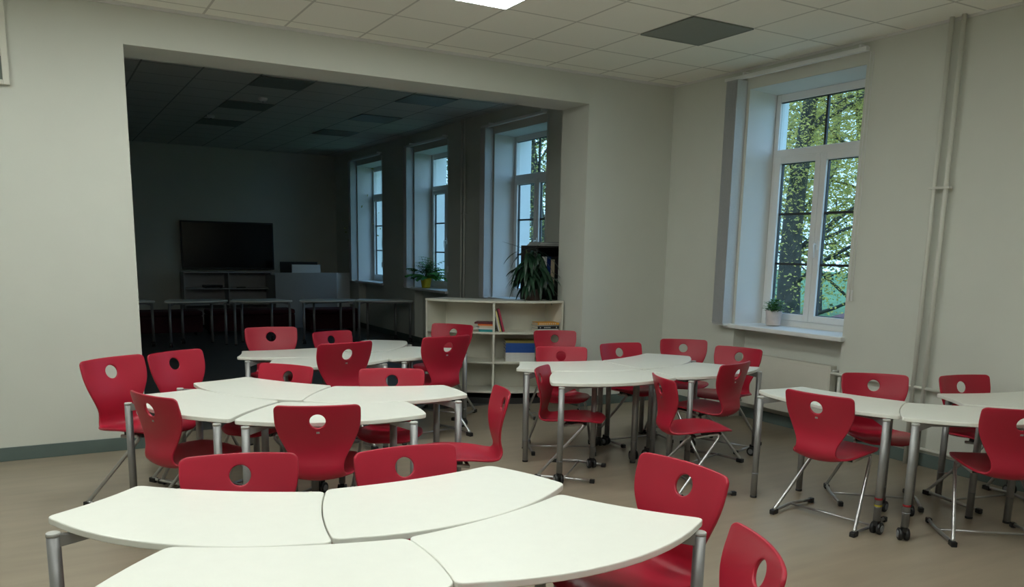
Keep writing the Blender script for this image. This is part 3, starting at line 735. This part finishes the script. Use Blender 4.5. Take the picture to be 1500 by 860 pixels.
leaf(b, V(-.08, 0, .36), left + V(0, 0, .05), V(0, 0, 1), .27, .030, 1.5, 9)
leaf(b, V(.0, 0, .50), -left * .5 + V(0, 0, .75), V(0, 0, 1), .20, .016, .3, 8)
b.build('foliage', m_leafC, r); bs.build('stem', m_stem, r)
tag(r, 'large dark plant with long drooping leaves on top of the curved bookshelf', 'plant')
r = empty('book_rest', (0, 0, 0)); r.matrix_world = shelf_frame(aof(.955), 1.24, 1.0605)
MB().tube(fillet([V(-.05, 0, .003), V(-.05, 0, .055), V(.03, 0, .055), V(.03, 0, .003)], .008), .003, 6).build('wire_arch', m_black, r)
for xx in (-.05, .03): MB().tube([V(xx, 0, .003), V(xx, .10, .003)], .003, 6).build('wire_foot', m_black, r)
tag(r, 'small black wire rest at the right end of the bookshelf top', 'stand')
# dark bookcase with binders behind the wall end
r = empty('bookcase', (-.97, 1.03, 0)); BW, BD, BH = .64, .34, 1.62
b = MB(); b.box(0, .02, 0, BD, 0, BH); b.box(BW - .02, BW, 0, BD, 0, BH); b.build('side_panel', m_darkwood, r)
MB().box(.02, BW - .02, BD - .012, BD, 0, BH).build('back_panel', m_darkwood, r)
for z in (.06, .42, .80, 1.18, BH - .02): MB().box(.02, BW - .02, 0, BD - .012, z, z + .02).build('shelf_board', m_darkwood, r)
tag(r, 'dark narrow bookcase with binders behind the drooping plant', 'bookcase')
x = .035
for k, (c, w) in enumerate((('grey', .05), ('white', .06), ('navy', .05), ('cream', .05), ('black', .06), ('crimson', .08), ('grey', .06), ('black', .09))):
    o = empty('ring_binder', (-.97 + x, 1.04, 1.2005))
    MB().box(0, w - .003, 0, .24, 0, .30 if k % 3 else .27).build('cover', bmat(c), o, bevel=.002)
    MB().lathe([(.009, -.002), (.009, .0008)], (w / 2, -.0, .05), 12, Matrix.Rotation(PI / 2, 4, 'X')).build('finger_ring', m_chrome, o)
    tag(o, '%s binder, number %s from the left in the dark bookcase' % (c, ['one', 'two', 'three', 'four', 'five', 'six', 'seven', 'eight'][k]), 'binder', 'binders in the dark bookcase'); x += w + .002
for k in range(4):
    o = MB().box(0, .36 - .02 * k, 0, .25, 0, .010).build('paper_stack', bmat('grey' if k % 2 else 'white'), bevel=.001)
    o.location = (-.93 + .02 * k, 1.06 + .01 * k, BH + .0005 + .0104 * k); tag(o, '%s sheaf of papers lying on top of the dark bookcase' % ['lowest', 'second-lowest', 'third', 'topmost'][k], 'papers', 'papers on the dark bookcase')

# ------------------------------------------------------------------ the dark room's furniture
r = empty('television', (-2.50, YF - .09, 1.08))
MB().box(-.87, .87, 0, .05, 0, .92).build('casing', m_black, r, bevel=.006)
MB().box(-.84, .84, -.004, .0, .035, .89).build('screen', m_screen, r)
MB().box(-.25, .25, .05, .09, .25, .65).build('wall_mount', m_black, r)
tag(r, 'large dark flat television on the far wall of the dark room', 'television')
r = empty('low_cabinet', (-3.42, 9.55, 0)); CW = 1.62
for xx in (0, CW / 2 - .01, CW - .02): MB().box(xx, xx + .02, 0, .40, .05, 1.03).build('upright_panel', m_greyboard, r)
MB().box(0, CW, -.005, .42, 1.03, 1.052).build('top_board', m_greyboard, r, bevel=.003)
MB().box(.02, CW - .02, .40, .42, .05, 1.03).build('back_panel', m_greyboard, r)
for z in (.05, .42, .72):
    for xx in (0, CW / 2 - .01): MB().box(xx + .02, xx + CW / 2 - .01, .005, .40, z, z + .02).build('shelf_board', m_greyboard, r)
MB().box(.02, CW - .02, .03, .40, 0, .05).build('plinth', m_plinth, r)
tag(r, 'grey two-bay open cabinet below the television', 'cabinet')
o = empty('media_box', (-3.05, 9.62, .7405)); MB().box(0, .34, 0, .24, .008, .055).build('casing', m_black, o, bevel=.004); MB().box(.02, .32, -.001, .001, .02, .045).build('front_panel', m_screen, o)
MB().box(.02, .05, .02, .05, 0, .008).box(.29, .32, .02, .05, 0, .008).box(.02, .05, .19, .22, 0, .008).box(.29, .32, .19, .22, 0, .008).build('rubber_foot', m_black, o)
tag(o, 'flat black device in the left bay of the grey cabinet', 'device')
o = empty('remote_control', (-2.45, 9.64, .7405)); MB().box(0, .17, 0, .045, 0, .018).build('casing', m_black, o, bevel=.004); MB().box(.02, .15, .01, .035, .018, .0195).build('key_pad', m_hub, o)
tag(o, 'small dark remote lying in the right bay of the grey cabinet', 'remote control')
r = empty('teacher_counter', (-1.87, 9.0, 0))
MB().box(0, 1.20, 0, .02, .0, 1.055).build('front_panel', m_greyboard, r)
b = MB(); b.prism([(1.202, 0), (1.50, .10), (1.495, .12), (1.202, .02)], 0, 1.055); b.build('angled_panel', m_white, r)  # white here stands in for window light falling on the counter's side
MB().prism([(.02, .02), (1.20, .02), (1.47, .13), (1.44, .62), (.02, .62)], .70, .725).build('desktop', m_greyboard, r)
MB().box(0, .02, .02, .62, 0, 1.0).build('side_panel', m_greyboard, r); MB().box(1.42, 1.44, .2, .62, 0, .70).build('leg_panel', m_greyboard, r)
tag(r, 'grey teacher counter with an angled side panel coloured pale as window-lit, near the far window', 'desk')
for k, (x0_, w_, y_, zt_) in enumerate(((-1.49, .56, 9.20, 1.205), (-1.66, .74, 9.42, 1.255))):
    o = empty('computer_monitor', (x0_, y_, .7255)); zt_ -= .7255
    MB().box(0, w_, 0, .03, .12, zt_).build('housing', m_white if k == 0 else m_black, o, bevel=.004)
    MB().box(.015, w_ - .015, .0302, .034, .14, zt_ - .02).build('screen', m_screen, o)
    MB().box(w_ / 2 - .03, w_ / 2 + .03, .005, .028, .0125, .12).build('stand_neck', m_black, o); MB().box(w_ / 2 - .11, w_ / 2 + .11, -.03, .07, 0, .012).build('stand_base', m_black, o)
    tag(o, ('pale-backed monitor standing on the teacher counter' if k == 0 else 'wide black monitor edge showing above the pale-backed one'), 'monitor')
# row of dim tables and red benches
spots = [(-5.05, 7.25, .10), (-4.00, 7.05, .04), (-2.98, 6.95, -.02), (-1.96, 6.80, -.08), (-.98, 6.45, -.25)]
names = ['leftmost', 'second from the left', 'middle', 'second from the right', 'rightmost']
for i, (x, y, rz) in enumerate(spots):
    o = copy_tree(protoM if i % 2 else protoF); sx = -1 if i % 2 == 0 else 1
    o.location = (x, y, 0); o.rotation_euler = (0, 0, rz)
    if i % 2 == 0: o.location.x += .60
    tag(o, '%s dim curved table in the row across the dark room' % names[i], 'table', 'tables in a row across the dark room')
for i, (x, y, w) in enumerate(((-4.1, 8.35, 1.5), (-2.5, 8.35, 1.5), (-1.05, 8.2, .95))):
    r = empty('low_bench', (x, y, 0))
    MB().box(-w / 2, w / 2, -.25, .25, .06, .34).build('base', m_sofa, r, bevel=.02); MB().box(-w / 2, w / 2, -.27, .25, .34, .43).build('seat_cushion', m_sofa, r, bevel=.03, seg=3)
    for a in (-1, 1): MB().box(a * (w / 2 - .07) - .025, a * (w / 2 - .07) + .025, -.2, .2, 0, .06).build('foot', m_black, r)
    tag(r, '%s low dark red bench behind the row of dim tables' % ['left', 'middle', 'right'][i], 'bench', 'dark red benches in the dark room')

# ------------------------------------------------------------------ outside
b = MB(); b.box(.6, 90, -40, 110, -.75, -.65); o = b.build('lawn_ground', m_lawn); struct(o)
def tree(name, x, y, H, R_, m, n, seed, tr, label, lsz=.031, z0=-.65):
    r = empty(name, (x, y, z0)); R = random.Random(seed)
    b = MB(); P = [V(0, 0, 0), V(R.uniform(-.1, .1), R.uniform(-.1, .1), H * .3), V(R.uniform(-.3, .3), R.uniform(-.3, .3), H * .6), V(R.uniform(-.4, .4), R.uniform(-.4, .4), H * .95)]
    tp = catmull(P, 5); b.tube(tp, [tr * (1 - .85 * i / (len(tp) - 1)) for i in range(len(tp))], 9)
    tips = []
    for k in range(26):
        t = R.uniform(.16, .92); q = tp[int(t * (len(tp) - 1))]; a = R.uniform(0, 2 * PI); L = R_ * R.uniform(.55, 1.0) * (1.15 - .6 * t)
        e1 = q + V(math.cos(a) * L * .5, math.sin(a) * L * .5, L * R.uniform(.1, .4)); e2 = q + V(math.cos(a + .2) * L, math.sin(a + .2) * L, L * R.uniform(.1, .5))
        b.tube(catmull([q, e1, e2], 3), [tr * .17 * (1 - .12 * i) for i in range(7)], 6); tips += [e1, e2, e1.lerp(e2, .5), q.lerp(e1, .7)]
    b.build('trunk', m_bark, r)
    b = MB(); bm = b.bm
    for k in range(n):
        c = R.choice(tips); s_ = R_ * .20
        p = c + V(R.gauss(0, s_), R.gauss(0, s_), R.gauss(0, s_ * .8)); 
        if p.z < .4: continue
        u = V(R.gauss(0, 1), R.gauss(0, 1), R.gauss(0, 1)).normalized(); w = u.orthogonal().normalized(); L = lsz * R.uniform(.6, 1.3)
        bm.faces.new([bm.verts.new(p + u * L), bm.verts.new(p + w * L * .55 + u * L * .1), bm.verts.new(p - u * L), bm.verts.new(p - w * L * .55 + u * L * .1)])
    me = bpy.data.meshes.new('foliage'); bm.to_mesh(me); bm.free(); me.materials.append(m); o = bpy.data.objects.new('foliage', me); COL.objects.link(o); o.parent = r
    tag(r, label, 'tree', 'trees outside the windows')
def outp(dx, dy, D): return CAM.x + dx * D, CAM.y + dy * D
tree('park_tree', *outp(.753, .658, 17), 9.5, 3.4, m_fol[0], 44000, 21, .27, 'thick dark trunk and yellow-green crown behind the small potted plant')
tree('park_tree', *outp(.800, .600, 20), 10, 3.6, m_fol[0], 44000, 22, .24, 'yellow-green tree seen through the right half of the bright window')
tree('park_tree', *outp(.715, .70, 26), 11, 4.4, m_fol[1], 12000, 23, .26, 'tall green tree behind the thick trunk, left side of the bright window', .085)
tree('park_tree', *outp(.525, .851, 19), 9.5, 3.3, m_fol[1], 30000, 24, .22, 'tree with yellow and green leaves seen through the window above the drooping plant')
tree('park_tree', *outp(.77, .638, 34), 12, 5.0, m_fol[2], 7000, 25, .3, 'distant dark green tree filling the gap of the bright window', .11)
tree('park_tree', *outp(.455, .890, 27), 11, 4.2, m_fol[2], 11000, 26, .26, 'tree with thin dark branches in the window by the yellow pot', .085)
tree('park_tree', *outp(.60, .80, 32), 11, 4.5, m_fol[1], 7000, 27, .26, 'green tree far out beyond the wall between the windows', .10)
r = empty('garden_shed', (*outp(.800, .600, 11.5), -.65))
MB().box(-1.1, 1.1, -1.1, 1.1, 0, .95).build('wall', m_shed, r)
b = MB(); q = [V(-1.35, -1.35, .93), V(1.35, -1.35, .93), V(1.35, 1.35, .93), V(-1.35, 1.35, .93)]; t = V(0, 0, 1.55)
for k in range(4): b.bm.faces.new([b.bm.verts.new(p) for p in (q[k], q[(k + 1) % 4], t)])
b.bm.faces.new([b.bm.verts.new(p) for p in reversed(q)]); b.build('roof', m_roof, r)
tag(r, 'low hut with a red-brown hipped roof beyond the bright window', 'shed')
